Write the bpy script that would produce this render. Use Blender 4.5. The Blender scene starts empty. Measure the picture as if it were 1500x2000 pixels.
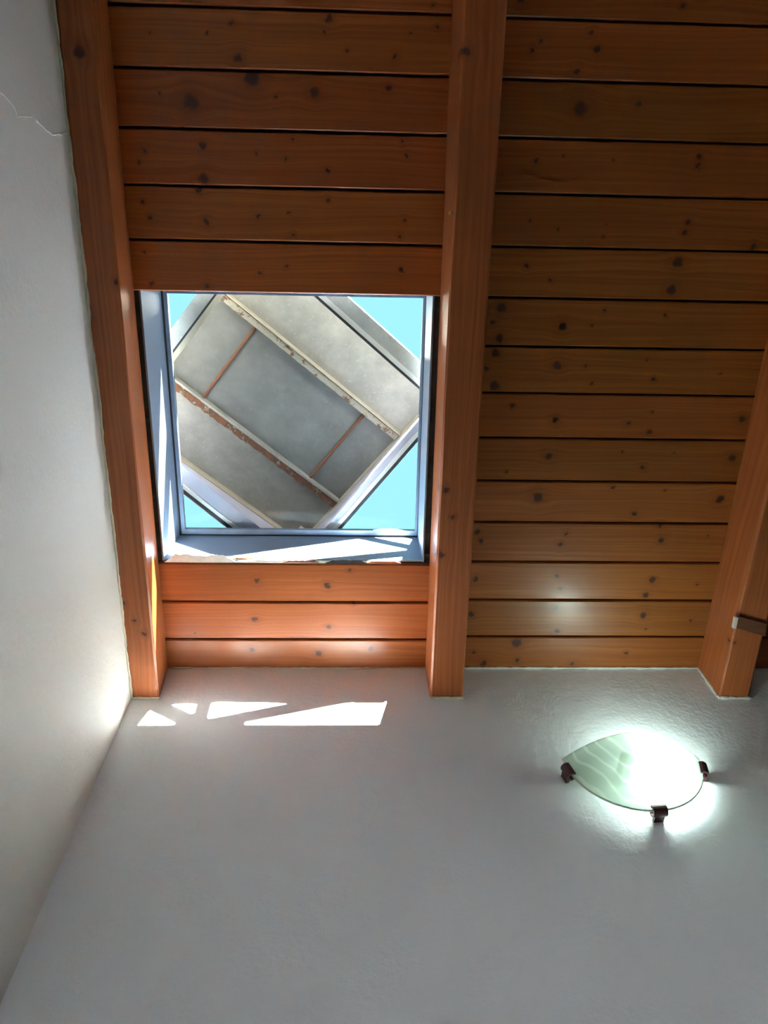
import bpy, bmesh, math, random
from mathutils import Vector, Matrix
random.seed(7)
sc = bpy.context.scene
COL = sc.collection

# ------------------------------------------------------------------ camera
CZ = 1.50                                   # eye height above the floor
D, ZC, S, H = 1.08017, 1.33878 + CZ, 0.13103, 0.1028   # back wall distance, ceiling height at the wall, roof slope, rafter depth
cam_d = bpy.data.cameras.new('camera')
cam = bpy.data.objects.new('camera', cam_d)
COL.objects.link(cam)
cam_d.sensor_width = 36.0
cam_d.lens = 1390.0 / 2000.0 * 36.0
cam_d.clip_start = 0.02
P_, Y_, R_ = 1.10732, -0.07679, -0.06022
def cam_axes():
    cp, sp = math.cos(P_), math.sin(P_)
    Z = Matrix.Rotation(Y_, 3, 'Z')
    r, f, u = Z @ Vector((1, 0, 0)), Z @ Vector((0, cp, sp)), Z @ Vector((0, -sp, cp))
    cr, sr = math.cos(R_), math.sin(R_)
    return r * cr + u * sr, u * cr - r * sr, f
ax, au, af = cam_axes()
cam.matrix_world = Matrix(((ax.x, au.x, -af.x, 0), (ax.y, au.y, -af.y, 0), (ax.z, au.z, -af.z, CZ), (0, 0, 0, 1)))
sc.camera = cam

# ------------------------------------------------------------------ sky, sun, exposure
SKY_STRENGTH = 0.106
SUN_STRENGTH = 33.0
SUN_DIR = Vector((-0.115, 1.0, -0.565)).normalized()
EXPOSURE = 3.3
w = bpy.data.worlds.new('world'); sc.world = w; w.use_nodes = True
wn = w.node_tree; wn.nodes.clear()
wo = wn.nodes.new('ShaderNodeOutputWorld'); wb = wn.nodes.new('ShaderNodeBackground')
wt = wn.nodes.new('ShaderNodeTexCoord'); wsx = wn.nodes.new('ShaderNodeSeparateXYZ'); wr = wn.nodes.new('ShaderNodeValToRGB')
wn.links.new(wt.outputs['Generated'], wsx.inputs[0]); wn.links.new(wsx.outputs['Z'], wr.inputs[0])
wr.color_ramp.elements[0].position = 0.0; wr.color_ramp.elements[0].color = (1.0, 1.02, 1.05, 1)
wr.color_ramp.elements[1].position = 0.85; wr.color_ramp.elements[1].color = (0.41, 0.92, 1.0, 1)
wn.links.new(wr.outputs[0], wb.inputs[0]); wb.inputs[1].default_value = SKY_STRENGTH
wn.links.new(wb.outputs[0], wo.inputs[0])
sun_d = bpy.data.lights.new('sun', 'SUN'); sun_d.energy = SUN_STRENGTH; sun_d.angle = math.radians(0.6); sun_d.color = (1.0, 0.965, 0.91)
sun = bpy.data.objects.new('sun', sun_d); COL.objects.link(sun)
sun.rotation_euler = SUN_DIR.to_track_quat('-Z', 'Y').to_euler(); sun.location = (1, -6, 7)
vs = sc.view_settings
cy = sc.cycles
cy.max_bounces = 6; cy.diffuse_bounces = 5; cy.glossy_bounces = 2; cy.transmission_bounces = 3; cy.transparent_max_bounces = 8; w.cycles.sampling_method = 'NONE'; cy.use_light_tree = False
vs.view_transform = 'Standard'; vs.look = 'None'; vs.exposure = EXPOSURE; vs.gamma = 1.0; vs.use_curve_mapping = False

# ------------------------------------------------------------------ helpers
def tag(o, label=None, cat=None, group=None, kind=None):
    if label: o['label'] = label
    if cat: o['category'] = cat
    if group: o['group'] = group
    if kind: o['kind'] = kind
    return o

def mesh_obj(name, verts, faces, mat, parent=None, loc=(0, 0, 0), matrix=None, smooth=False):
    me = bpy.data.meshes.new(name)
    me.from_pydata([tuple(v) for v in verts], [], faces)
    bm = bmesh.new(); bm.from_mesh(me); bmesh.ops.recalc_face_normals(bm, faces=bm.faces); bm.to_mesh(me); bm.free()
    if mat: me.materials.append(mat)
    if smooth:
        for p in me.polygons: p.use_smooth = True
    o = bpy.data.objects.new(name, me); COL.objects.link(o)
    if parent: o.parent = parent
    if matrix is not None: o.matrix_world = matrix
    else: o.location = loc
    return o

def empty(name, loc=(0, 0, 0), matrix=None):
    o = bpy.data.objects.new(name, None); COL.objects.link(o); o.empty_display_size = 0.05
    if matrix is not None: o.matrix_world = matrix
    else: o.location = loc
    return o

def box_vf(x0, x1, y0, y1, z0, z1):
    v = [(x0, y0, z0), (x1, y0, z0), (x1, y1, z0), (x0, y1, z0), (x0, y0, z1), (x1, y0, z1), (x1, y1, z1), (x0, y1, z1)]
    return v, [(0, 3, 2, 1), (4, 5, 6, 7), (0, 1, 5, 4), (1, 2, 6, 5), (2, 3, 7, 6), (3, 0, 4, 7)]

def join_vf(parts):
    V, F = [], []
    for v, f in parts:
        n = len(V); V += list(v); F += [tuple(i + n for i in q) for q in f]
    return V, F

def prism_between(a, b, prof, up=Vector((0, 0, 1))):
    """profile (list of (side, up)) swept from a to b"""
    a, b = Vector(a), Vector(b); d = (b - a).normalized()
    side = d.cross(up).normalized(); u2 = side.cross(d)
    V = [a + side * p[0] + u2 * p[1] for p in prof] + [b + side * p[0] + u2 * p[1] for p in prof]
    n = len(prof)
    F = [tuple(range(n))[::-1], tuple(range(n, 2 * n))] + [(i, (i + 1) % n, n + (i + 1) % n, n + i) for i in range(n)]
    return V, F

def rect(w_, h_): return [(-w_ / 2, -h_ / 2), (w_ / 2, -h_ / 2), (w_ / 2, h_ / 2), (-w_ / 2, h_ / 2)]

def tube_vf(pts, r, n=8, wob=0.0):
    V, F = [], []
    for i, p in enumerate(pts):
        p = Vector(p); a = Vector(pts[max(0, i - 1)]); b = Vector(pts[min(len(pts) - 1, i + 1)])
        d = (b - a).normalized(); ref = Vector((0, 0, 1)) if abs(d.z) < 0.9 else Vector((1, 0, 0))
        s = d.cross(ref).normalized(); u = s.cross(d)
        rr = (r[i] if isinstance(r, (list, tuple)) else r) * (1 + random.uniform(-wob, wob))
        for k in range(n):
            t = 2 * math.pi * k / n; V.append(p + s * math.cos(t) * rr + u * math.sin(t) * rr)
        if i:
            for k in range(n):
                F.append(((i - 1) * n + k, (i - 1) * n + (k + 1) % n, i * n + (k + 1) % n, i * n + k))
    F.append(tuple(range(n))[::-1]); m = (len(pts) - 1) * n; F.append(tuple(range(m, m + n)))
    return V, F

# frame of the sloping ceiling: x along the back wall, y down the slope to the wall, z up through the roof
cs, sn = math.cos(S), math.sin(S)
MC = Matrix(((1, 0, 0, 0), (0, cs, sn, D), (0, -sn, cs, ZC), (0, 0, 0, 1)))

# ------------------------------------------------------------------ materials
class NT:
    def __init__(self, name):
        self.m = bpy.data.materials.new(name); self.m.use_nodes = True
        self.t = self.m.node_tree; self.t.nodes.clear()
        self.out = self.n('ShaderNodeOutputMaterial'); self.b = self.n('ShaderNodeBsdfPrincipled')
        self.l(self.b.outputs[0], self.out.inputs[0])
    def n(self, k, **kw):
        x = self.t.nodes.new(k)
        for a, v in kw.items(): setattr(x, a, v)
        return x
    def l(self, a, b): self.t.links.new(a, b)
    def coord(self): return self.n('ShaderNodeTexCoord').outputs['Object']
    def mapping(self, src, scale, loc=(0, 0, 0)):
        m = self.n('ShaderNodeMapping'); m.inputs['Scale'].default_value = scale; m.inputs['Location'].default_value = loc
        self.l(src, m.inputs[0]); return m.outputs[0]
    def noise(self, src, scale, detail=3, rough=0.55, dist=0.0):
        x = self.n('ShaderNodeTexNoise'); x.inputs['Scale'].default_value = scale; x.inputs['Detail'].default_value = detail
        x.inputs['Roughness'].default_value = rough; x.inputs['Distortion'].default_value = dist
        self.l(src, x.inputs['Vector']); return x.outputs[0]
    def ramp(self, src, stops):
        r = self.n('ShaderNodeValToRGB'); e = r.color_ramp.elements
        while len(e) < len(stops): e.new(0.5)
        for q, (p, c) in zip(e, stops): q.position = p; q.color = (*c, 1) if len(c) == 3 else c
        self.l(src, r.inputs[0]); return r.outputs[0]
    def mix(self, fac, a, b, mode='MIX'):
        x = self.n('ShaderNodeMix', data_type='RGBA', blend_type=mode)
        for s_, v in ((0, fac), (6, a), (7, b)):
            if hasattr(v, 'is_linked'): self.l(v, x.inputs[s_])
            else: x.inputs[s_].default_value = v if s_ == 0 else (*v, 1)
        return x.outputs[2]
    def math(self, op, a, b=None, c=None):
        x = self.n('ShaderNodeMath', operation=op)
        for i, v in enumerate((a, b, c)):
            if v is None: continue
            if hasattr(v, 'is_linked'): self.l(v, x.inputs[i])
            else: x.inputs[i].default_value = v
        return x.outputs[0]
    def bump(self, h, strength, dist=0.001):
        b = self.n('ShaderNodeBump'); b.inputs['Strength'].default_value = strength; b.inputs['Distance'].default_value = dist
        self.l(h, b.inputs['Height']); self.l(b.outputs[0], self.b.inputs['Normal'])
    def set(self, **kw):
        for k, v in kw.items():
            k = {'color': 'Base Color', 'rough': 'Roughness', 'metal': 'Metallic', 'coat': 'Coat Weight', 'coat_rough': 'Coat Roughness', 'spec': 'Specular IOR Level'}[k]
            i = self.b.inputs[k]
            if hasattr(v, 'is_linked'): self.l(v, i)
            else: i.default_value = (*v, 1) if isinstance(v, tuple) else v
        return self.m

def knot_group():
    g = bpy.data.node_groups.new('knot', 'ShaderNodeTree')
    for nm, tp in (('P', 'NodeSocketVector'), ('C', 'NodeSocketVector'), ('R', 'NodeSocketFloat'), ('Mask', 'NodeSocketFloat'), ('Warp', 'NodeSocketFloat'), ('Halo', 'NodeSocketFloat')):
        g.interface.new_socket(nm, in_out='INPUT', socket_type=tp)
    for nm in ('Mask', 'Warp', 'Halo'): g.interface.new_socket(nm, in_out='OUTPUT', socket_type='NodeSocketFloat')
    gi, go = g.nodes.new('NodeGroupInput'), g.nodes.new('NodeGroupOutput')
    L = g.links.new
    sub = g.nodes.new('ShaderNodeVectorMath'); sub.operation = 'SUBTRACT'; L(gi.outputs['P'], sub.inputs[0]); L(gi.outputs['C'], sub.inputs[1])
    ln = g.nodes.new('ShaderNodeVectorMath'); ln.operation = 'LENGTH'; L(sub.outputs[0], ln.inputs[0])
    def mt(op, a, b=None, c=None):
        x = g.nodes.new('ShaderNodeMath'); x.operation = op
        for i, v in enumerate((a, b, c)):
            if v is None: continue
            if hasattr(v, 'is_linked'): L(v, x.inputs[i])
            else: x.inputs[i].default_value = v
        return x.outputs[0]
    d = mt('DIVIDE', ln.outputs['Value'], gi.outputs['R'])
    def smooth(v, a, b):
        mr = g.nodes.new('ShaderNodeMapRange'); mr.interpolation_type = 'SMOOTHSTEP'
        L(v, mr.inputs[0]); mr.inputs[1].default_value = a; mr.inputs[2].default_value = b; mr.inputs[3].default_value = 1; mr.inputs[4].default_value = 0
        return mr.outputs[0]
    m = smooth(d, 0.38, 1.0)
    L(mt('MAXIMUM', gi.outputs['Mask'], m), go.inputs['Mask'])
    e = mt('EXPONENT', mt('MULTIPLY', mt('MULTIPLY', d, d), -0.22))
    sx = g.nodes.new('ShaderNodeSeparateXYZ'); L(sub.outputs[0], sx.inputs[0])
    wv = mt('MULTIPLY', mt('MULTIPLY', sx.outputs['Y'], e), -0.75)
    L(mt('ADD', gi.outputs['Warp'], wv), go.inputs['Warp'])
    L(mt('MAXIMUM', gi.outputs['Halo'], smooth(d, 0.9, 2.6)), go.inputs['Halo'])
    return g
KNOT = knot_group()

def wood(name, light, dark, knots=(), along='x', off=(0, 0, 0), rough=0.38, coat=0.16, knot_col=(0.055, 0.022, 0.017), grain=1.0):
    """varnished spruce: fine grain lines bending round the knots"""
    q = NT(name); co = q.coord()
    if along == 'y':                       # swap so the grain direction is always x in texture space
        s0 = q.n('ShaderNodeSeparateXYZ'); q.l(co, s0.inputs[0]); c0 = q.n('ShaderNodeCombineXYZ')
        q.l(s0.outputs['Y'], c0.inputs['X']); q.l(q.math('ADD', s0.outputs['X'], q.math('MULTIPLY', s0.outputs['Z'], 0.7)), c0.inputs['Y']); co = c0.outputs[0]
    else:
        s0 = q.n('ShaderNodeSeparateXYZ'); q.l(co, s0.inputs[0]); c0 = q.n('ShaderNodeCombineXYZ')
        q.l(s0.outputs['X'], c0.inputs['X']); q.l(s0.outputs['Y'], c0.inputs['Y']); co = c0.outputs[0]
    # knots are slightly irregular
    jt = q.n('ShaderNodeVectorMath', operation='MULTIPLY_ADD'); nz = q.n('ShaderNodeTexNoise'); nz.inputs['Scale'].default_value = 75; nz.inputs['Detail'].default_value = 3
    q.l(co, nz.inputs['Vector']); q.l(nz.outputs['Color'], jt.inputs[0]); jt.inputs[1].default_value = (0.016, 0.012, 0); 
    sb = q.n('ShaderNodeVectorMath', operation='ADD'); sb.inputs[1].default_value = (-0.008, -0.006, 0); q.l(co, sb.inputs[0]); q.l(sb.outputs[0], jt.inputs[2])
    mask = warp = halo = None
    for (kx, ky, kr) in knots:
        k = q.n('ShaderNodeGroup'); k.node_tree = KNOT
        q.l(jt.outputs[0], k.inputs['P']); k.inputs['C'].default_value = (kx, ky, 0); k.inputs['R'].default_value = kr * 0.92
        if mask is not None:
            q.l(mask, k.inputs['Mask']); q.l(warp, k.inputs['Warp']); q.l(halo, k.inputs['Halo'])
        mask, warp, halo = k.outputs['Mask'], k.outputs['Warp'], k.outputs['Halo']
    sx = q.n('ShaderNodeSeparateXYZ'); q.l(co, sx.inputs[0])
    cb = q.n('ShaderNodeCombineXYZ'); q.l(sx.outputs['X'], cb.inputs['X'])
    if warp is not None: q.l(q.math('ADD', sx.outputs['Y'], warp), cb.inputs['Y'])
    else: q.l(sx.outputs['Y'], cb.inputs['Y'])
    wv = cb.outputs[0]
    wav = q.noise(q.mapping(wv, (1.6, 9, 1), off), 1.0, 2, 0.5)
    c2 = q.n('ShaderNodeCombineXYZ'); s2 = q.n('ShaderNodeSeparateXYZ'); q.l(wv, s2.inputs[0])
    q.l(s2.outputs['X'], c2.inputs['X']); q.l(q.math('ADD', s2.outputs['Y'], q.math('MULTIPLY', wav, 0.045)), c2.inputs['Y'])
    lines = q.noise(q.mapping(c2.outputs[0], (1.2, 150, 1), off), 1.0, 3, 0.6)
    fine = q.noise(q.mapping(c2.outputs[0], (7, 700, 1), off), 1.0, 2, 0.6)
    blot = q.noise(q.mapping(co, (2.5, 7, 1), off), 1.6, 2, 0.5)
    g = q.ramp(lines, [(0.36, (0, 0, 0)), (0.66, (1, 1, 1))])
    col = q.mix(q.math('MULTIPLY', g, 0.75 * grain), light, dark)
    col = q.mix(q.math('MULTIPLY', q.ramp(fine, [(0.45, (0, 0, 0)), (0.75, (1, 1, 1))]), 0.5 * grain), col, dark)
    col = q.mix(q.math('MULTIPLY', q.ramp(blot, [(0.35, (0, 0, 0)), (0.7, (1, 1, 1))]), 0.45), col, tuple(0.5 * (a + b) * 0.8 for a, b in zip(light, dark)))
    if mask is not None:
        col = q.mix(q.math('MULTIPLY', halo, 0.3), col, tuple(min(1, c * 0.85) for c in dark))
        col = q.mix(q.math('MULTIPLY', mask, 0.9), col, knot_col)

    return q.set(color=col, rough=rough, coat=coat, coat_rough=0.22, spec=0.28)

def plain(name, col, rough=0.5, metal=0.0, noise_amt=0.12, scale=30, bump=0.0, dist=0.001, coat=0.0):
    q = NT(name); co = q.coord(); nz = q.noise(co, scale, 4)
    c = q.mix(nz, tuple(max(0, v * (1 - noise_amt)) for v in col), tuple(min(1, v * (1 + noise_amt)) for v in col))
    if bump: q.bump(q.noise(co, scale * 3, 3), bump, dist)
    return q.set(color=c, rough=rough, metal=metal, coat=coat)

def plaster(name, col, spot=(0.9, 0.88, 0.84)):
    q = NT(name); co = q.coord()
    big = q.noise(co, 2.2, 3); c = q.mix(big, tuple(v * 0.965 for v in col), tuple(min(1, v * 1.03) for v in col))
    a = q.noise(co, 110, 2, 0.6); b_ = q.noise(co, 38, 1, 0.5)
    hgt = q.math('ADD', a, q.math('MULTIPLY', b_, 0.9))
    q.bump(hgt, 0.45, 0.0020)
    return q.set(color=c, rough=0.62, spec=0.35)

BOARD_L, BOARD_D = (0.43, 0.124, 0.026), (0.245, 0.057, 0.010)
RAF_L, RAF_D = (0.47, 0.138, 0.037), (0.26, 0.064, 0.019)
M = {}
M['wall'] = plaster('white_wall_paint', (0.80, 0.845, 0.88))
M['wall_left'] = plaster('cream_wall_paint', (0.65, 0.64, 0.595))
M['bead'] = plain('old_filler', (0.66, 0.60, 0.47), 0.8, 0, 0.25, 60, 0.5, 0.002)
M['bead_white'] = plain('white_filler', (0.72, 0.71, 0.66), 0.8, 0, 0.2, 70, 0.4, 0.002)
M['dark_unseen_wall'] = plaster('darkened_unseen_wall', (0.30, 0.26, 0.22))  # unseen walls darkened so less light bounces up to the ceiling
M['deck'] = plain('dark_roof_underlay', (0.035, 0.018, 0.012), 0.9)
M['roof'] = plain('roof_covering', (0.075, 0.072, 0.07), 0.9, 0, 0.15, 12)
M['floor'] = plain('floor_tile', (0.10, 0.09, 0.08), 0.5, 0, 0.08, 3)  # unseen floor, kept dark to hold back bounced light
M['alu'] = plain('sky_tinted_aluminium', (0.25, 0.32, 0.42), 0.40, 0.4, 0.08, 22)  # blue of the weak sky light is put into the frame colour
M['alu_dark'] = plain('weathered_aluminium', (0.24, 0.30, 0.38), 0.45, 0.3, 0.2, 40)
M['rubber'] = plain('black_rubber', (0.012, 0.012, 0.016), 0.7)
M['foam'] = plain('dark_sealing_foam', (0.05, 0.035, 0.028), 0.95, 0, 0.7, 220, 1.0, 0.004)

# ------------------------------------------------------------------ room shell
X0, X1, Y0, Y1 = -0.50, 2.60, -2.20, D
def ceil_z(y): return ZC + (D - y) * math.tan(S)

mesh_obj('floor', *box_vf(X0, X1, Y0, Y1, -0.1, 0.0), M['floor'])
tag(bpy.data.objects['floor'], 'unseen tiled floor, darkened to limit bounce light', None, None, 'structure')
ztop = 0.05
v, f = box_vf(X0 - 0.2, X1 + 0.2, D, D + 0.2, -0.1, ZC + ztop)
wall_back = tag(mesh_obj('wall_back', v, f, M['wall']), 'white painted back wall with a rolled texture', None, None, 'structure')
def side_wall(name, xa, xb, mat):
    prof = [(Y0 - 0.2, -0.1), (D, -0.1), (D, ceil_z(D) + ztop), (Y0 - 0.2, ceil_z(Y0 - 0.2) + ztop)]
    V = [(xa, p[0], p[1]) for p in prof] + [(xb, p[0], p[1]) for p in prof]
    return mesh_obj(name, V, [(0, 1, 2, 3), (4, 5, 6, 7), (0, 1, 5, 4), (1, 2, 6, 5), (2, 3, 7, 6), (3, 0, 4, 7)], mat)
wall_left = tag(side_wall('wall_left', X0 - 0.2, X0, M['wall_left']), 'cream white side wall beside the leftmost rafter', None, None, 'structure')
wall_right = tag(side_wall('wall_right', X1, X1 + 0.2, M['dark_unseen_wall']), 'unseen far right wall, darkened to limit bounce light', None, None, 'structure')
zf = ceil_z(Y0) + ztop
wall_front = tag(mesh_obj('wall_front', *box_vf(X0, X1, Y0 - 0.2, Y0, -0.1, zf), M['dark_unseen_wall']), 'unseen wall behind the viewer, darkened to limit bounce light', None, None, 'structure')
M['white_frame'] = plain('white_window_frame', (0.75, 0.75, 0.74), 0.4)
def glass_mat():
    m = bpy.data.materials.new('clear_glass'); m.use_nodes = True; t = m.node_tree; t.nodes.clear()
    o = t.nodes.new('ShaderNodeOutputMaterial'); mx = t.nodes.new('ShaderNodeMixShader'); tr = t.nodes.new('ShaderNodeBsdfTransparent')
    gl = t.nodes.new('ShaderNodeBsdfGlossy'); gl.inputs['Roughness'].default_value = 0.02
    lw = t.nodes.new('ShaderNodeLayerWeight'); pw = t.nodes.new('ShaderNodeMath'); pw.operation = 'POWER'; pw.inputs[1].default_value = 5
    fr = t.nodes.new('ShaderNodeMath'); fr.operation = 'MULTIPLY_ADD'; fr.inputs[1].default_value = 0.5; fr.inputs[2].default_value = 0.003
    t.links.new(lw.outputs['Facing'], pw.inputs[0]); t.links.new(pw.outputs[0], fr.inputs[0])
    nz = t.nodes.new('ShaderNodeTexNoise'); nz.inputs['Scale'].default_value = 5; r = t.nodes.new('ShaderNodeValToRGB')
    r.color_ramp.elements[0].color = (0.95, 0.985, 0.98, 1); r.color_ramp.elements[1].color = (0.98, 0.995, 0.99, 1)
    t.links.new(nz.outputs[0], r.inputs[0]); t.links.new(r.outputs[0], tr.inputs[0])
    t.links.new(fr.outputs[0], mx.inputs[0]); t.links.new(tr.outputs[0], mx.inputs[1]); t.links.new(gl.outputs[0], mx.inputs[2]); t.links.new(mx.outputs[0], o.inputs[0])
    return m
M['glass'] = glass_mat()
# ------------------------------------------------------------------ ceiling boards
K1 = [(-0.376, -1.278, 0.0034), (-0.276, -1.28, 0.0033), (-0.232, -1.295, 0.0055), (-0.061, -1.309, 0.0099), (-0.07, -1.288, 0.0044), (0.083, -1.291, 0.0033), (0.129, -1.299, 0.0044), (0.057, -1.253, 0.0065), (-0.031, -1.26, 0.0044), (-0.224, -1.243, 0.011), (-0.311, -1.173, 0.0187), (-0.2, -1.213, 0.0207), (-0.088, -1.193, 0.013), (0.045, -1.202, 0.0065), (-0.157, -1.184, 0.0043), (-0.366, -1.183, 0.0044), (-0.402, -1.093, 0.0055), (-0.413, -1.071, 0.0044), (-0.295, -1.101, 0.0098), (-0.296, -1.045, 0.0152), (-0.196, -1.09, 0.0043), (-0.129, -1.116, 0.0043), (-0.141, -1.083, 0.0043), (-0.066, -1.065, 0.0053), (0.074, -1.117, 0.0053), (0.082, -1.094, 0.0053), (-0.412, -1.004, 0.0044), (-0.402, -0.977, 0.0055), (-0.297, -0.971, 0.0097), (-0.198, -0.983, 0.0043), (-0.14, -0.99, 0.0032), (-0.065, -1.014, 0.0053), (-0.131, -0.951, 0.0053), (0.081, -0.981, 0.0053), (0.073, -0.953, 0.0053), (-0.306, -1.027, 0.0087), (-0.415, -0.914, 0.0044), (-0.146, -0.893, 0.0042), (-0.198, -0.88, 0.0053), (0.077, -0.891, 0.0063), (-0.408, -0.857, 0.0055), (-0.301, -0.855, 0.0076), (-0.23, -0.225, 0.0094), (-0.071, -0.214, 0.0093), (-0.021, -0.252, 0.0058), (-0.237, -0.129, 0.0096), (-0.068, -0.109, 0.0096), (-0.376, -0.092, 0.0037), (-0.013, -0.168, 0.0047), (-0.247, -0.05, 0.0086), (-0.093, -0.04, 0.0098), (0.029, -0.053, 0.0097)]
K2 = [(0.408, -1.3, 0.0068), (0.418, -1.274, 0.0079), (0.301, -1.268, 0.0067), (0.317, -1.284, 0.0045), (0.387, -1.238, 0.0078), (0.4, -1.179, 0.0189), (0.507, -1.19, 0.0068), (0.634, -1.105, 0.007), (0.635, -1.09, 0.007), (0.325, -1.091, 0.0055), (0.378, -1.1, 0.0033), (0.472, -1.094, 0.0034), (0.631, -0.99, 0.0081), (0.628, -0.971, 0.0081), (0.324, -0.984, 0.0043), (0.377, -0.973, 0.0033), (0.471, -0.983, 0.0033), (0.469, -0.961, 0.0033), (0.768, -0.949, 0.0072), (0.622, -0.916, 0.0149), (0.617, -0.864, 0.0138), (0.323, -0.902, 0.0065), (0.372, -0.878, 0.0044), (0.28, -0.825, 0.014), (0.263, -0.795, 0.0097), (0.28, -0.765, 0.013), (0.406, -0.79, 0.0121), (0.487, -0.824, 0.0045), (0.466, -0.793, 0.0044), (0.613, -0.815, 0.0057), (0.274, -0.735, 0.0119), (0.257, -0.704, 0.0076), (0.277, -0.668, 0.0152), (0.403, -0.712, 0.0121), (0.461, -0.711, 0.0045), (0.479, -0.676, 0.0056), (0.589, -0.728, 0.0034), (0.607, -0.687, 0.0046), (0.745, -0.701, 0.0036), (0.318, -0.628, 0.0055), (0.41, -0.599, 0.0101), (0.565, -0.593, 0.0058), (0.615, -0.576, 0.0058), (0.613, -0.618, 0.0046), (0.809, -0.607, 0.011), (0.403, -0.52, 0.0113), (0.314, -0.485, 0.0045), (0.562, -0.532, 0.0046), (0.61, -0.499, 0.0071), (0.804, -0.521, 0.0111), (0.674, -0.531, 0.0036), (0.389, -0.428, 0.016), (0.551, -0.451, 0.0059), (0.668, -0.445, 0.0036), (0.608, -0.392, 0.0084), (0.793, -0.427, 0.0137), (0.261, -0.345, 0.0092), (0.27, -0.325, 0.008), (0.459, -0.344, 0.0059), (0.449, -0.317, 0.0083), (0.677, -0.33, 0.0099), (0.669, -0.364, 0.0086), (0.779, -0.34, 0.0038), (0.263, -0.231, 0.0094), (0.449, -0.242, 0.0072), (0.46, -0.208, 0.0073), (0.671, -0.233, 0.01), (0.659, -0.193, 0.0101), (0.775, -0.223, 0.0039), (0.26, -0.143, 0.0096), (0.454, -0.162, 0.0074), (0.464, -0.101, 0.0087), (0.662, -0.142, 0.0115), (0.777, -0.129, 0.0053), (0.673, -0.106, 0.0039), (0.371, -0.069, 0.0174), (0.376, -0.022, 0.0076), (0.27, -0.044, 0.0062), (0.633, -0.042, 0.0065), (0.508, -0.013, 0.0077), (0.297, -0.014, 0.01)]
BT, GAP = 0.014, 0.0044                       # board thickness, joint width
OPEN_A, OPEN_B = 0.2720, 0.8400               # skylight opening along the slope
LY = (D - Y0) / cs                            # slope length of the room
# slab of the roof above the boards, with holes for the skylight and the added roof light: (x0, x1, y0, y1)
HX0, HX1 = -0.452, 0.158
S2 = (0.27, 0.80, 1.55, 2.25)                 # unseen roof light added as fill behind the viewer: x0, x1, slope distance from, to
HOLES = [(HX0, HX1, -OPEN_B - 0.012, -OPEN_A + 0.012), (S2[0], S2[1], -S2[3], -S2[2])]
def slab(z0, z1):
    xs = sorted({X0 - 0.2, X1 + 0.2, *[h[0] for h in HOLES], *[h[1] for h in HOLES]}); ys = sorted({-LY - 0.2, 0.25, *[h[2] for h in HOLES], *[h[3] for h in HOLES]})
    out = []
    for a, b in zip(xs, xs[1:]):
        for c, d_ in zip(ys, ys[1:]):
            if any(h[0] <= a and b <= h[1] and h[2] <= c and d_ <= h[3] for h in HOLES): continue
            out.append(box_vf(a, b, c, d_, z0, z1))
    return join_vf(out)
ceiling = tag(mesh_obj('ceiling', *slab(BT, 0.07), M['deck'], None, matrix=MC), 'sloping ceiling of varnished knotty pine boards', None, None, 'structure')
mesh_obj('roof_covering', *slab(0.0705, 0.09), M['roof'], ceiling)

def board_vf(x0, x1, y0, y1):
    c = 0.0022
    prof = [(y0, 0.0 + c), (y0 + c, 0.0), (y1 - c, 0.0), (y1, c), (y1, BT - 0.0005), (y0, BT - 0.0005)]
    V = [(x0, *p) for p in prof] + [(x1, *p) for p in prof]; n = 6
    return V, [tuple(range(n)), tuple(range(n, 2 * n))[::-1]] + [(i, n + i, n + (i + 1) % n, (i + 1) % n) for i in range(n)]
rnd = random.Random(3)
def lay_boards(x0, x1, t0, pitch, knots, skip, tone):
    edges = [0.0] + [t0 + pitch * i for i in range(int((LY - t0) / pitch) + 1)]
    for i in range(len(edges) - 1):
        ta, tb = edges[i], edges[i + 1]
        if skip and ta > OPEN_A - 0.03 and tb < OPEN_B + 0.03: continue
        ya, yb = -tb + GAP / 2, -ta - (GAP / 2 if i else 0.0005)
        spans = [(x0, x1)]
        if x0 < S2[0] < x1 and tb > S2[2] and ta < S2[3]: spans = [(x0, S2[0]), (S2[1], x1)]
        kn = [k for k in knots if ya - 0.012 < k[1] < yb + 0.012]
        if not kn and i > 12:
            kn = [(rnd.uniform(x0, x1), rnd.uniform(ya, yb), rnd.uniform(0.003, 0.011)) for _ in range(5)]
        tv = rnd.uniform(0.86, 1.1); hue = rnd.uniform(0.93, 1.07)
        L = (BOARD_L[0] * tv * tone[0], BOARD_L[1] * tv * hue * tone[1], BOARD_L[2] * tv * tone[2]); Dk = (BOARD_D[0] * tv * tone[0], BOARD_D[1] * tv * hue * tone[1], BOARD_D[2] * tv * tone[2])
        m = wood('pine_board', L, Dk, kn[:11], 'x', (rnd.uniform(0, 30), rnd.uniform(0, 30), 0))
        for (xa, xb) in spans:
            V, F = board_vf(xa + 0.0005, xb - 0.0005, ya, yb)
            mesh_obj('board', V, F, m, ceiling)
lay_boards(-0.4460, 0.1605, 0.0768, 0.09563, K1, True, (1.0, 1.0, 1.0))
lay_boards(0.2350, 0.8420, 0.08545, 0.09481, K2, False, (0.97, 1.10, 1.1))
lay_boards(0.8880, X1 - 0.002, 0.085, 0.0950, [], False, (1.0, 0.95, 1.0))

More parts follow.
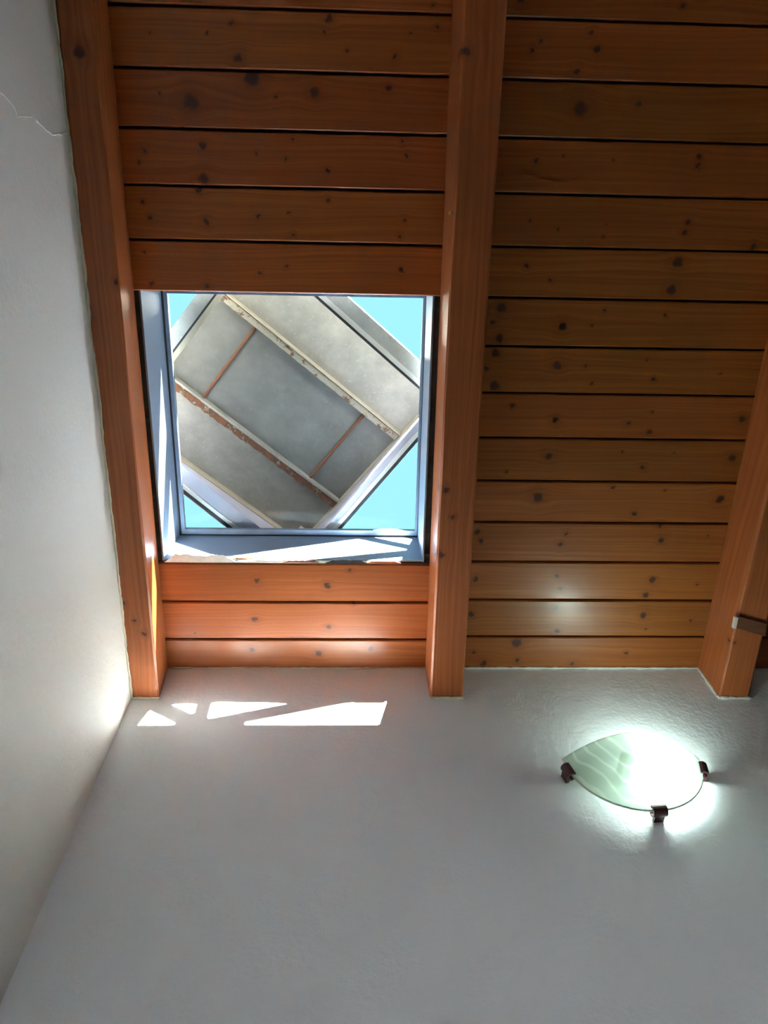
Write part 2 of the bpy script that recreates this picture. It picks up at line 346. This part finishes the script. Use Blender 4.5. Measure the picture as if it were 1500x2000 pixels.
# ------------------------------------------------------------------ rafters
def rafter(name, xa, xb, xa_up, xb_up, ta, tb, ta_up, tb_up, knots, label, tone=1.0, jit=0.0012, seed=1):
    """xa/xb: lower edges at the wall and up the slope; ta/tb: upper edges (old timber, sides not quite upright)"""
    rg = random.Random(seed); N = 26; c = 0.004
    V, F = [], []
    for i in range(N + 1):
        k = i / N; t = LY * k
        a, b = xa + (xa_up - xa) * min(1, t / 1.3), xb + (xb_up - xb) * min(1, t / 1.3)
        c_, d_ = ta + (ta_up - ta) * min(1, t / 1.3), tb + (tb_up - tb) * min(1, t / 1.3)
        j = [rg.uniform(-jit, jit) for _ in range(4)]
        z0 = -H
        prof = [(c_, 0.0), (a + j[0] * .3, z0 + c + j[0]), (a + c + j[1], z0), (b - c + j[2], z0), (b + j[3] * .3, z0 + c + j[3]), (d_, 0.0)]
        for (x, z) in prof:
            y = -t - (z * math.tan(S)) * (1 - k) if i == 0 else -t
            V.append((x, min(y, -z * math.tan(S) if i == 0 else y), z))
    n = 6
    for i in range(N):
        for q in range(n): F.append((i * n + q, i * n + (q + 1) % n, (i + 1) * n + (q + 1) % n, (i + 1) * n + q))
    F.append(tuple(range(n))); F.append(tuple(range(N * n, N * n + n)))
    m = wood('rafter_wood', tuple(x * tone for x in RAF_L), tuple(x * tone for x in RAF_D), [(k[1], k[0] - 0.7 * H, k[2]) for k in knots], 'y', (seed * 3.1, seed * 1.7, 0), 0.45, 0.25)
    return tag(mesh_obj(name, V, F, m, None, matrix=MC), label, 'rafter', 'wooden roof rafters')
KRL = [(-0.467, -1.22, 0.0138), (-0.444, -0.861, 0.0072), (-0.495, -0.217, 0.0058), (-0.474, -0.178, 0.0058), (-0.458, -0.148, 0.007)]
KRM = [(0.17, -1.239, 0.0102), (0.174, -0.476, 0.0083), (0.191, -0.417, 0.0063), (0.171, -0.332, 0.0086)]
KRR = [(0.83, -0.129, 0.0063)]
rafter('rafter', X0 + 0.001, -0.4390, X0 + 0.001, -0.4378, X0 + 0.001, -0.4445, X0 + 0.001, -0.4445, KRL, 'reddish brown wooden rafter running against the cream left wall', 1.0, 0.0016, 1)
rafter('rafter', 0.1605, 0.2348, 0.1620, 0.2348, 0.1585, 0.2360, 0.1550, 0.2360, KRM, 'thick wooden rafter between the skylight bay and the lamp bay', 1.0, 0.001, 2)
rafter('rafter', 0.8175, 0.8878, 0.8560, 0.9150, 0.8132, 0.8878, 0.8415, 0.9150, KRR, 'orange brown rafter above and right of the lit wall lamp', 1.15, 0.001, 3)

M['brass'] = plain('brass', (0.55, 0.38, 0.14), 0.35, 0.8)
rm = [o for o in bpy.data.objects if o.get('label', '').startswith('thick wooden')][0]
v, f = tube_vf([(0.1640, -0.990, -H + 0.010), (0.1600, -0.990, -H + 0.007), (0.1560, -0.990, -H + 0.003)], 0.0036, 8)
mesh_obj('screw', v, f, M['brass'], rm)['label'] = 'small brass screw head'
# dark strap round the right rafter
M['strap'] = wood('dark_strap_wood', (0.20, 0.075, 0.03), (0.12, 0.04, 0.018), [], 'x', (4, 2, 0), 0.4, 0.3)
M['pale'] = plain('pale_plastic', (0.68, 0.60, 0.55), 0.5)
st = tag(empty('strap_clip', matrix=MC @ Matrix.Translation((0.852, -0.172, -H - 0.0005))), 'dark brown strap with a pale end across the right rafter', 'strap')
V = []
for (x, y) in ((-0.031, -0.024), (0.036, -0.006), (0.038, 0.024), (-0.031, 0.003)):
    V.append((x, y, -0.006)); V.append((x, y, 0.0))
band = mesh_obj('band', V, [(0, 2, 4, 6), (1, 3, 5, 7), (0, 2, 3, 1), (2, 4, 5, 3), (4, 6, 7, 5), (6, 0, 1, 7)], M['strap'], st)
o = mesh_obj('end_cap', *box_vf(-0.038, -0.0315, -0.022, 0.004, -0.008, 0.0), M['pale'], st); o['label'] = 'pale strap end'

# ------------------------------------------------------------------ skylight (in ceiling coordinates)
win = tag(empty('window_1', matrix=MC @ Matrix.Translation((-0.148, -0.556, 0.0))), 'aluminium framed skylight set between two rafters', None, None, 'structure')
OX, OY = 0.148, 0.556
def wpart(name, x0, x1, ta, tb, z0, z1, mat, label=None):
    v, f = box_vf(x0 + OX, x1 + OX, -tb + OY, -ta + OY, z0, z1)
    o = mesh_obj(name, v, f, mat, win)
    if label: o['label'] = label
    return o
FL, FR, FA, FB, FT = -0.4320, 0.1415, 0.2760, 0.8460, 0.150       # inner faces of the frame, glass height
wpart('frame_side', FL - 0.0035, FL, FA - 0.004, FB + 0.004, 0.002, FT + 0.02, M['alu'])
wpart('frame_side', FR, FR + 0.0035, FA - 0.004, FB + 0.004, 0.002, FT + 0.02, M['alu'])
wpart('frame_sill', FL, FR, FA - 0.004, FA, 0.004, FT + 0.02, M['alu'])
wpart('frame_head', FL, FR, FB, FB + 0.004, 0.020, FT + 0.02, M['alu'])
for nm, a, b, ta, tb in (('gasket', FL, FL + 0.004, FA, FB), ('gasket', FR - 0.0012, FR, FA, FB), ('gasket', FL + 0.004, FR - 0.0012, FA, FA + 0.003), ('gasket', FL + 0.004, FR - 0.0012, FB - 0.003, FB)):
    wpart(nm, a, b, ta, tb, FT - 0.0015, FT + 0.004, M['rubber'], 'black rubber gasket')
for nm, a, b, ta, tb in (('glazing_bead', FL + 0.004, FL + 0.0125, FA + 0.003, FB - 0.003), ('glazing_bead', FR - 0.0065, FR - 0.0012, FA + 0.003, FB - 0.003),
                         ('glazing_bead', FL + 0.0125, FR - 0.0065, FA + 0.003, FA + 0.0155), ('glazing_bead', FL + 0.0125, FR - 0.0065, FB - 0.012, FB - 0.003)):
    wpart(nm, a, b, ta, tb, FT, FT + 0.012, M['alu_dark'])
wpart('glass_pane', FL + 0.004, FR - 0.0012, FA + 0.003, FB - 0.003, FT + 0.0125, FT + 0.0165, M['glass'], 'clear glass pane')
# unseen frosted roof light, added up the slope to brighten the room
def fill_glazing_mat():
    q = NT('added_fill_glazing'); t = q.t; tl = q.n('ShaderNodeBsdfTranslucent'); c = q.ramp(q.noise(q.coord(), 8, 2), [(0.3, (0.78, 0.84, 0.92)), (0.7, (0.82, 0.87, 0.95))])
    q.l(c, tl.inputs[0]); q.l(tl.outputs[0], q.out.inputs[0]); return q.m
M['frosted'] = fill_glazing_mat()
fill_win = tag(empty('added_roof_light', matrix=MC @ Matrix.Translation(((S2[0] + S2[1]) / 2, -(S2[2] + S2[3]) / 2, 0.0))), 'unseen frosted roof light added to brighten the room', None, None, 'structure')
wx, wy = (S2[1] - S2[0]) / 2, (S2[3] - S2[2]) / 2
for (a, b, c, d_) in ((-wx, -wx + 0.02, -wy, wy), (wx - 0.02, wx, -wy, wy), (-wx + 0.02, wx - 0.02, -wy, -wy + 0.02), (-wx + 0.02, wx - 0.02, wy - 0.02, wy)):
    mesh_obj('frame_bar', *box_vf(a, b, c, d_, 0.0, 0.10), M['alu'], fill_win)
v, f = box_vf(-wx + 0.02, wx - 0.02, -wy + 0.02, wy - 0.02, 0.085, 0.0851)
mesh_obj('added_fill_pane', v[:4], [(0, 1, 2, 3)], M['frosted'], fill_win)
# ragged dark foam between the frame and the rafters
def foam(xa, xb):
    rg = random.Random(int(xa * 1000)); V, F = [], []; N = 60
    for i in range(N + 1):
        t = FA - 0.004 + (FB - FA + 0.008) * i / N; zz = 0.004 + rg.uniform(0, 0.006)
        for (x, z) in ((xa, zz), (xb, zz + rg.uniform(-0.002, 0.002)), (xb, 0.06), (xa, 0.06)): V.append((x + OX, -t + OY, z))
    for i in range(N):
        for q in range(4): F.append((i * 4 + q, i * 4 + (q + 1) % 4, i * 4 + 4 + (q + 1) % 4, i * 4 + 4 + q))
    F += [(0, 1, 2, 3), (N * 4, N * 4 + 1, N * 4 + 2, N * 4 + 3)]
    mesh_obj('foam_seal', V, F, M['foam'], win)['label'] = 'ragged dark brown sealing foam'
foam(-0.4516, FL - 0.0036); foam(FR + 0.0036, 0.1575)
# broken filler and splinters along the lower lip of the skylight
def ragged(name, xa, xb, t_lo, t_hi, z0, z1, mat, seed, amp=0.004, N=40, label=None):
    rg = random.Random(seed); V, F = [], []; h = 0
    for i in range(N + 1):
        k = i / N; h = 0.6 * h + rg.uniform(-1, 1) * amp
        env = min(1, 6 * k, 6 * (1 - k)); hi = t_lo + max(0.0008, (t_hi - t_lo + h) * env); x = xa + (xb - xa) * k
        for (t, z) in ((t_lo, z0), (hi, z0), (hi, z1), (t_lo, z1)): V.append((x + OX, -t + OY, z))
    for i in range(N):
        for q in range(4): F.append((i * 4 + q, i * 4 + (q + 1) % 4, i * 4 + 4 + (q + 1) % 4, i * 4 + 4 + q))
    F += [(0, 1, 2, 3), (N * 4, N * 4 + 1, N * 4 + 2, N * 4 + 3)]
    o = mesh_obj(name, V, F, mat, win)
    if label: o['label'] = label
M['splinter'] = plain('raw_splintered_wood', (0.42, 0.13, 0.05), 0.7, 0, 0.3, 60)
M['red'] = plain('dark_red_paint', (0.22, 0.03, 0.02), 0.6)
ragged('filler_strip', FL, FL + 0.16, 0.2685, 0.286, 0.0005, 0.003, M['bead_white'], 5, 0.002, 30, 'chipped white filler')
ragged('filler_strip', FL + 0.13, 0.09, 0.2685, 0.2745, 0.0005, 0.003, M['bead_white'], 6, 0.0015, 60)
ragged('splinter', -0.30, -0.19, 0.274, 0.279, 0.004, 0.012, M['splinter'], 8, 0.002, 24)
ragged('splinter', -0.17, -0.09, 0.2705, 0.2755, -0.0015, 0.0005, M['red'], 9, 0.001, 16)
ragged('splinter', -0.075, 0.02, 0.2690, 0.2760, -0.002, 0.0004, M['rubber'], 10, 0.0005, 12)
ragged('splinter', 0.015, 0.095, 0.2690, 0.2750, -0.0015, 0.0004, M['splinter'], 11, 0.0005, 12)

# ------------------------------------------------------------------ steel cowl standing over the skylight, turned about forty degrees
E1, E2 = Vector((0.772, 0.636, 0)), Vector((-0.636, 0.772, 0))
def cow(a, b, z): return E1 * a + E2 * b + Vector((0, 0, z + CZ))
RZ = lambda a, b: 1.69 - 0.120 * (a + 0.10) - 0.105 * (b - 0.234)     # plane of the lower ring, follows the roof
base = cow(0.19, 0.54, 1.50)
cowl = tag(empty('roof_cowl', base), 'square grey steel cowl seen from below through the skylight glass', 'cowl')
def galv(name, col, rust=0.25, scale=9):
    q = NT(name); co = q.coord(); a = q.noise(co, scale, 5, 0.65); sp = q.noise(co, 140, 2, 0.5)
    c = q.mix(q.ramp(a, [(0.3, (0, 0, 0)), (0.7, (1, 1, 1))]), tuple(v * 0.78 for v in col), tuple(v * 1.18 for v in col))
    c = q.mix(q.math('MULTIPLY', q.ramp(sp, [(0.62, (0, 0, 0)), (0.74, (1, 1, 1))]), 0.4), c, tuple(min(1, v * 1.6) for v in col))
    r = q.ramp(q.noise(co, 26, 5, 0.7), [(0.60, (0, 0, 0)), (0.72, (1, 1, 1))])
    c = q.mix(q.math('MULTIPLY', r, rust), c, (0.30, 0.12, 0.05))
    return q.set(color=c, rough=0.55, metal=0.15)
def rusty(name, cover):
    q = NT(name); co = q.coord(); a = q.noise(co, 34, 6, 0.75)
    r = q.ramp(a, [(cover - 0.10, (0.135, 0.055, 0.026)), (cover, (0.085, 0.038, 0.020)), (cover + 0.06, (0.235, 0.215, 0.17))])
    q.bump(q.noise(co, 120, 4), 0.8, 0.003)
    return q.set(color=r, rough=0.85)
M['galv'] = galv('galvanised_sheet', (0.215, 0.212, 0.190), 0.08, 16)
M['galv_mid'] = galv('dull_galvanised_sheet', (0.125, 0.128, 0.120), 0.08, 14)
M['rail'] = galv('galvanised_rail', (0.29, 0.29, 0.27), 0.35, 12)
M['rust'] = rusty('rusted_angle', 0.56)
M['rust_low'] = rusty('part_rusted_angle', 0.41)
M['rust_rod'] = rusty('rusted_rod', 0.75)
M['rim'] = plain('beige_rim_steel', (0.30, 0.265, 0.20), 0.55, 0.1, 0.15, 30)
M['bright'] = plain('bright_aluminium_bead', (0.50, 0.49, 0.46), 0.35, 0.3, 0.05, 30)
M['sky_tint'] = plain('sky_tinted_inner_face', (0.34, 0.335, 0.40), 0.5, 0.2, 0.12, 25)  # sky light on the far inner faces, painted in as lavender
def cpart(name, vf, mat, label=None):
    v, f = vf
    o = mesh_obj(name, [Vector(p) - base for p in v], f, mat, cowl)
    if label: o['label'] = label
    return o
def cbox(a0, a1, b0, b1, zfun, dz0, dz1):
    V = [cow(a, b, zfun(a, b) + dz) for dz in (dz0, dz1) for (a, b) in ((a0, b0), (a1, b0), (a1, b1), (a0, b1))]
    return V, [(0, 3, 2, 1), (4, 5, 6, 7), (0, 1, 5, 4), (1, 2, 6, 5), (2, 3, 7, 6), (3, 0, 4, 7)]
A0, A1, B0, B1 = -0.104, 0.487, 0.236, 0.842
HT = 0.014
# lower ring: four box rails with a bright bead and a black joint each
cpart('ring_rail', cbox(A0, A0 + 0.030, B0, B1, RZ, -0.018, HT - 0.018), M['rail'])
cpart('ring_rail', cbox(A0 + 0.030, A1, B0, B0 + 0.032, RZ, -0.018, HT - 0.018), M['rail'])
cpart('ring_rail', cbox(A1 - 0.030, A1, B0 + 0.032, B1, RZ, -0.018, HT - 0.018), M['sky_tint'])
cpart('ring_rail', cbox(A0 + 0.030, A1 - 0.030, B1 - 0.050, B1, RZ, -0.018, HT - 0.018), M['sky_tint'])
def strip(a0, a1, b0, b1, mat, nm, lab=None, dz=(-0.021, 0.0)): cpart(nm, cbox(a0, a1, b0, b1, RZ, *dz), mat, lab)
strip(A0 + 0.0302, A0 + 0.0345, B0 + 0.033, B1 - 0.05, M['rubber'], 'joint', 'black joint')
strip(A0 + 0.0347, A0 + 0.047, B0 + 0.033, B1 - 0.05, M['rim'], 'bead')
strip(A0 + 0.047, A1 - 0.03, B0 + 0.0322, B0 + 0.042, M['bright'], 'bead')
strip(A0 + 0.047, A1 - 0.03, B0 + 0.0422, B0 + 0.048, M['rubber'], 'joint', 'black joint')
strip(A1 - 0.016, A1 - 0.007, B0 + 0.04, B1 - 0.01, M['bright'], 'bead', None, (-0.0215, -0.0182))
strip(A1 - 0.0068, A1 + 0.001, B0 + 0.01, B1, M['rubber'], 'joint', 'black joint', (-0.0205, -0.0182))
strip(A0 + 0.04, A1 - 0.012, B1 - 0.017, B1 - 0.0085, M['bright'], 'bead', None, (-0.0215, -0.0182))
strip(A0 + 0.03, A1 - 0.01, B1 - 0.0083, B1 + 0.001, M['rubber'], 'joint', 'black joint', (-0.0205, -0.0182))
# inner skirts closing the two far sides between ring and sheet
def skirt(a0, a1, b0, b1):
    V = [cow(a, b, RZ(a, b) + 0.030) for (a, b) in ((a0, b0), (a1, b0), (a1, b1), (a0, b1))] + [cow(a, b, 1.757) for (a, b) in ((a0, b0), (a1, b0), (a1, b1), (a0, b1))]
    cpart('skirt', (V, [(0, 3, 2, 1), (4, 5, 6, 7), (0, 1, 5, 4), (1, 2, 6, 5), (2, 3, 7, 6), (3, 0, 4, 7)]), M['sky_tint'], 'inner skirt with sky light in its colour')
skirt(A0 + 0.03, 0.4965, 0.8645, 0.8700); skirt(0.4975, 0.5030, B0 + 0.03, 0.8640)
# upper sheet with rim, two rusty angles and two rods
ZH = 1.758
FZ = lambda a, b: ZH
b_a, b_b = 0.4445, 0.702
PA0, PA1, PB0, PB1 = -0.076, 0.496, 0.2726, 0.8625
cpart('sheet_panel', cbox(PA0, PA1, PB0, b_a, FZ, 0.024, 0.027), M['galv'])
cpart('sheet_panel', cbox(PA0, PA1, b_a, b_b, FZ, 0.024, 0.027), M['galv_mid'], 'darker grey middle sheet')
cpart('sheet_panel', cbox(PA0, PA1, b_b, PB1, FZ, 0.024, 0.027), M['galv'])
cpart('rim', cbox(PA0 - 0.004, PA1 + 0.01, PB0 - 0.012, PB0, FZ, 0.0, 0.030), M['rim'])
cpart('rim', cbox(PA0 - 0.004, PA1 + 0.01, PB1, PB1 + 0.012, FZ, 0.0, 0.030), M['rim'])
cpart('rim', cbox(PA0 - 0.012, PA0, PB0, PB1, FZ, 0.0, 0.030), M['rim'])
cpart('rim', cbox(PA1, PA1 + 0.011, PB0, PB1, FZ, 0.0, 0.030), M['rim'])
def wob_bar(name, a0, a1, b, wdt, z0, z1, mat, seed, jit):
    rg = random.Random(seed); N = 70; V, F = [], []
    for i in range(N + 1):
        a = a0 + (a1 - a0) * i / N; j1, j2 = rg.uniform(-jit, jit), rg.uniform(-jit, jit)
        for (bb, z) in ((b - wdt / 2 + j1, z0 + rg.uniform(0, jit)), (b + wdt / 2 + j2, z0 + rg.uniform(0, jit)), (b + wdt / 2, z1), (b - wdt / 2, z1)): V.append(cow(a, bb, ZH + z))
    for i in range(N):
        for q in range(4): F.append((i * 4 + q, i * 4 + (q + 1) % 4, i * 4 + 4 + (q + 1) % 4, i * 4 + 4 + q))
    F += [(0, 1, 2, 3), (N * 4, N * 4 + 1, N * 4 + 2, N * 4 + 3)]
    return cpart(name, (V, F), mat)
wob_bar('angle_iron', PA0 + 0.002, PA1 - 0.002, b_a + 0.004, 0.016, 0.006, 0.024, M['rust_low'], 2, 0.0008)['label'] = 'grey angle iron with rusty patches'
wob_bar('angle_iron', PA0 + 0.002, PA1 - 0.002, b_b + 0.004, 0.018, 0.006, 0.024, M['rust'], 3, 0.0022)['label'] = 'heavily rusted angle iron'
wob_bar('angle_lip', PA0 + 0.002, PA1 - 0.002, b_a - 0.008, 0.003, 0.002, 0.024, M['rim'], 4, 0.0002)
wob_bar('angle_lip', PA0 + 0.002, PA1 - 0.002, b_b - 0.009, 0.006, 0.004, 0.024, M['galv'], 5, 0.0004)
for a in (0.0417, 0.3895):
    N = 24; cpart('cross_rod', tube_vf([cow(a + 0.004 * k / N, b_a + 0.014 + (b_b - b_a - 0.02) * k / N, ZH + 0.020) for k in range(N + 1)], 0.0042, 8, 0.25), M['rust_rod'], 'rusty cross rod')
for (a, b) in ((A0 + 0.015, B0 + 0.015), (A1 - 0.014, B0 + 0.015), (A0 + 0.015, B1 - 0.015), (A1 - 0.014, B1 - 0.015)):
    p = cow(a, b, 0); zr = ceil_z(p.y) + 0.092
    V, F = [], []
    for z in (zr, ZH + CZ + 0.0):
        for (i, j) in ((-1, -1), (1, -1), (1, 1), (-1, 1)): V.append(Vector((p.x, p.y, z)) + E1 * (i * 0.0139) + E2 * (j * 0.0139))
    cpart('leg', (V, [(0, 3, 2, 1), (4, 5, 6, 7), (0, 1, 5, 4), (1, 2, 6, 5), (2, 3, 7, 6), (3, 0, 4, 7)]), M['rail'])

# ------------------------------------------------------------------ wall lamp
LX, LZ, LR, LB = 0.543, ZC - 0.303, 0.136, 0.068
lamp = tag(empty('wall_lamp', (LX, D, LZ)), 'lit half moon glass wall lamp with three dark clips', 'lamp')
def shade_mat():
    m = bpy.data.materials.new('frosted_swirl_glass'); m.use_nodes = True; t = m.node_tree; t.nodes.clear()
    N = t.nodes.new; L = t.links.new
    o = N('ShaderNodeOutputMaterial'); tl = N('ShaderNodeBsdfTranslucent'); tr = N('ShaderNodeBsdfTransparent'); df = N('ShaderNodeBsdfDiffuse'); gl = N('ShaderNodeBsdfGlossy')
    gl.inputs['Roughness'].default_value = 0.25
    tc = N('ShaderNodeTexCoord'); mp = N('ShaderNodeMapping'); mp.inputs['Scale'].default_value = (1, 0.2, 1); mp.inputs['Location'].default_value = (-0.035, 0, -0.03)
    L(tc.outputs['Object'], mp.inputs[0])
    wv = N('ShaderNodeTexWave'); wv.wave_type = 'RINGS'; wv.rings_direction = 'SPHERICAL'; wv.inputs['Scale'].default_value = 15; wv.inputs['Distortion'].default_value = 4.5; wv.inputs['Detail'].default_value = 1; wv.inputs['Detail Scale'].default_value = 1.0
    L(mp.outputs[0], wv.inputs['Vector'])
    r = N('ShaderNodeValToRGB'); r.color_ramp.elements[0].position = 0.78; r.color_ramp.elements[0].color = (0.44, 0.49, 0.43, 1); r.color_ramp.elements[1].position = 0.97; r.color_ramp.elements[1].color = (0.62, 0.65, 0.58, 1)
    L(wv.outputs[0], r.inputs[0]); L(r.outputs[0], tl.inputs[0]); L(r.outputs[0], df.inputs[0])
    tr.inputs[0].default_value = (0.93, 1.0, 0.95, 1)
    a = N('ShaderNodeMixShader'); a.inputs[0].default_value = 0.35; L(tl.outputs[0], a.inputs[1]); L(df.outputs[0], a.inputs[2])
    b = N('ShaderNodeMixShader'); b.inputs[0].default_value = 0.34; L(a.outputs[0], b.inputs[1]); L(tr.outputs[0], b.inputs[2])
    c = N('ShaderNodeMixShader'); c.inputs[0].default_value = 0.05; L(b.outputs[0], c.inputs[1]); L(gl.outputs[0], c.inputs[2])
    L(c.outputs[0], o.inputs[0]); return m
M['shade'] = shade_mat()
V, F = [], []; NR, NA = 18, 40
def shp(rho, th): return Vector((LR * rho * math.cos(th), -(0.020 + LB * (1 - rho ** 2)), LR * 0.93 * rho * math.sin(th)))
for i in range(NR + 1):
    for j in range(NA + 1): V.append(shp(i / NR, math.pi + math.pi * j / NA))
for i in range(NR):
    for j in range(NA): F.append((i * (NA + 1) + j, i * (NA + 1) + j + 1, (i + 1) * (NA + 1) + j + 1, (i + 1) * (NA + 1) + j))
shade = mesh_obj('glass_shade', V, F, M['shade'], lamp, smooth=True); shade['label'] = 'frosted white glass half bowl'
so = shade.modifiers.new('thick', 'SOLIDIFY'); so.thickness = 0.003; so.offset = 0
M['edge'] = plain('polished_glass_edge', (0.85, 0.92, 0.86), 0.2, 0, 0.03)
rimpts = [shp(1, math.pi + math.pi * j / 40) for j in range(41)]
mesh_obj('polished_rim', *tube_vf(rimpts, 0.0022, 6), M['edge'], lamp, smooth=True)
M['clip'] = plain('dark_red_brown_metal', (0.085, 0.028, 0.030), 0.4, 0.3, 0.15, 60)
for th in (math.radians(195), math.radians(274), math.radians(346)):
    c, s_ = math.cos(th), math.sin(th) * 0.93
    rad = Vector((c, 0, s_)).normalized(); tan = Vector((-rad.z, 0, rad.x)); p = shp(1, th); yd = Vector((0, 1, 0))
    cl = empty('clip'); cl.parent = lamp
    bpy.data.objects.remove(cl)
    # rounded hook over the rim, swept along the tangent
    prof = []
    for k in range(13):
        a = math.radians(-150 + 300 * k / 12); prof.append((0.0105 * math.cos(a), 0.0105 * math.sin(a)))
    inner = [(0.0066 * math.cos(math.radians(150 - 300 * k / 12)), 0.0066 * math.sin(math.radians(150 - 300 * k / 12))) for k in range(13)]
    poly = prof + inner; n = len(poly); V = []
    for w_ in (-0.0135, 0.0135):
        for (q, y) in poly: V.append(p + rad * (q + 0.001) + yd * y + tan * w_)
    F = [(i, (i + 1) % n, n + (i + 1) % n, n + i) for i in range(n)]
    for i in range(12): F.append((i, i + 1, n - 2 - i, n - 1 - i)); F.append((n + i, n + i + 1, 2 * n - 2 - i, 2 * n - 1 - i))
    hook = mesh_obj('clip', V, F, M['clip'], lamp); hook['label'] = 'dark red brown metal clip'
    a_, b_ = p + rad * 0.006 + yd * 0.004, p + rad * 0.006 + yd * (-p.y - 0.0005)
    mesh_obj('clip_arm', *prism_between(a_ - p + p, b_, rect(0.019, 0.007), up=rad), M['clip'], hook)
# bulb lying inside the shade
def emit(name, col, strength):
    m = bpy.data.materials.new(name); m.use_nodes = True; t = m.node_tree; t.nodes.clear()
    o = t.nodes.new('ShaderNodeOutputMaterial'); e = t.nodes.new('ShaderNodeEmission'); e.inputs[1].default_value = strength
    nz = t.nodes.new('ShaderNodeTexNoise'); r = t.nodes.new('ShaderNodeValToRGB'); r.color_ramp.elements[0].color = (*col, 1); r.color_ramp.elements[1].color = (*[c * 0.97 for c in col], 1)
    t.links.new(nz.outputs[0], r.inputs[0]); t.links.new(r.outputs[0], e.inputs[0]); t.links.new(e.outputs[0], o.inputs[0]); return m
M['bulb'] = emit('lit_bulb', (0.80, 1.0, 0.90), 10.5)
M['socket'] = plain('white_ceramic', (0.7, 0.7, 0.68), 0.4)
def lathe_x(prof, c, n=20):
    V, F = [], []
    for (x, r) in prof:
        for k in range(n): a = 2 * math.pi * k / n; V.append((c[0] + x, c[1] + r * math.cos(a), c[2] + r * math.sin(a)))
    for i in range(len(prof) - 1):
        for k in range(n): F.append((i * n + k, i * n + (k + 1) % n, (i + 1) * n + (k + 1) % n, (i + 1) * n + k))
    F.append(tuple(range(n))); m = (len(prof) - 1) * n; F.append(tuple(range(m, m + n))); return V, F
bc = (0.002, -0.052, -0.032)
mesh_obj('bulb', *lathe_x([(0.0, 0.010), (0.012, 0.013), (0.026, 0.018), (0.042, 0.0195), (0.056, 0.017), (0.066, 0.011), (0.070, 0.003)], (bc[0] + 0.005, bc[1], bc[2])), M['bulb'], lamp, smooth=True)['label'] = 'glowing white bulb'
mesh_obj('socket', *lathe_x([(-0.035, 0.012), (-0.03, 0.013), (0.0, 0.013), (0.005, 0.010)], bc), M['socket'], lamp, smooth=False)
mesh_obj('socket_bracket', *box_vf(-0.033, -0.013, -0.041, -0.0006, -0.046, -0.020), M['socket'], lamp)

# ------------------------------------------------------------------ filler beads and wall marks
def bead(name, pts, r, mat, label, seed, wob=0.35):
    random.seed(seed); V, F = tube_vf(pts, r, 6, wob)
    return tag(mesh_obj(name, V, F, mat), label, None, None, 'structure')
def cpt(x, t, z): return MC @ Vector((x, -t, z))
rg = random.Random(21)
wx_ = 0.0; tp = []
for i in range(241):
    wx_ = 0.85 * wx_ + rg.uniform(-0.0006, 0.0006)
    tp.append(cpt(X0 + 0.002 + wx_, -0.012 + 1.75 * i / 240, -H - 0.0003 + 0.5 * wx_))
bead('trim_1', tp, [0.0022 + 0.0012 * abs(math.sin(i * 0.37) * math.sin(i * 0.111 + 1)) for i in range(241)], M['bead'], 'uneven cream filler bead along the left rafter', 31, 0.15)
bead('trim_2', [cpt(0.236 + 0.580 * i / 60, 0.003, -0.002 + rg.uniform(-.0008, .0008)) for i in range(61)], 0.0026, M['bead_white'], 'white filler line above the wall lamp bay', 32)
bead('trim_3', [cpt(0.8155 + rg.uniform(-.0008, .0008), 0.002 - (0.1 * i / 20) * math.tan(S), -0.1 * i / 20) for i in range(21)], 0.003, M['bead_white'], 'white filler line beside the right rafter end', 33)
bead('trim_4', [cpt(0.816 + 0.074 * i / 16, -0.011, -H - 0.002 + rg.uniform(-.001, .001)) for i in range(17)], 0.003, M['bead_white'], 'white filler line under the right rafter end', 34)
bead('trim_5', [cpt(0.160 + 0.075 * i / 16, -0.011, -H - 0.002 + rg.uniform(-.0006, .0006)) for i in range(17)], 0.003, M['bead'], 'filler line under the middle rafter end', 35)
bead('trim_6', [cpt(-0.438 + 0.597 * i / 60, 0.002, -0.001 + rg.uniform(-.0008, .0008)) for i in range(61)], 0.0018, M['bead'], 'thin filler line under the skylight boards', 36)
bead('trim_7', [cpt(X0 + 0.003 + 0.06 * i / 14, -0.011, -H - 0.002 + rg.uniform(-.0006, .0006)) for i in range(15)], 0.0025, M['bead'], 'filler line under the left rafter end', 37)
def mark(name, pts, r, mat, parent):
    random.seed(5); P = []
    for i in range(len(pts) - 1):
        a, b = Vector(pts[i]), Vector(pts[i + 1])
        for k in range(5): P.append(a.lerp(b, k / 5) + Vector((0, random.uniform(-.0008, .0008), random.uniform(-.0008, .0008))))
    P.append(Vector(pts[-1])); V, F = tube_vf(P, r, 5, 0.5)
    return mesh_obj(name, V, F, mat, parent)
M['paint_flake'] = plain('flaked_paint', (0.82, 0.80, 0.76), 0.8)
mark('paint_crack', [(X0, y, z + CZ) for (y, z) in ((-0.0684, 1.1494), (-0.0634, 1.1659), (-0.0489, 1.1886), (-0.0413, 1.19), (-0.0429, 1.2425))], 0.0011, M['paint_flake'], wall_left)
mark('paint_crack', [(X0, y, z + CZ) for (y, z) in ((-0.0387, 1.2555), (-0.026, 1.2929), (-0.0213, 1.3073), (-0.0223, 1.3467), (-0.0274, 1.3953))], 0.0016, M['paint_flake'], wall_left)
mark('scratch', [(x, D, z + CZ) for (x, z) in ((-0.0081, 1.0292), (0.014, 0.9945), (0.0429, 0.9612), (0.0375, 0.9283), (0.0183, 0.8839), (0.0028, 0.8681), (-0.0128, 0.882))], 0.0005, M['paint_flake'], wall_back)
mark('scratch', [(x, D, z + CZ) for (x, z) in ((-0.2852, 0.9071), (-0.2834, 0.8896))], 0.0010, M['paint_flake'], wall_back)
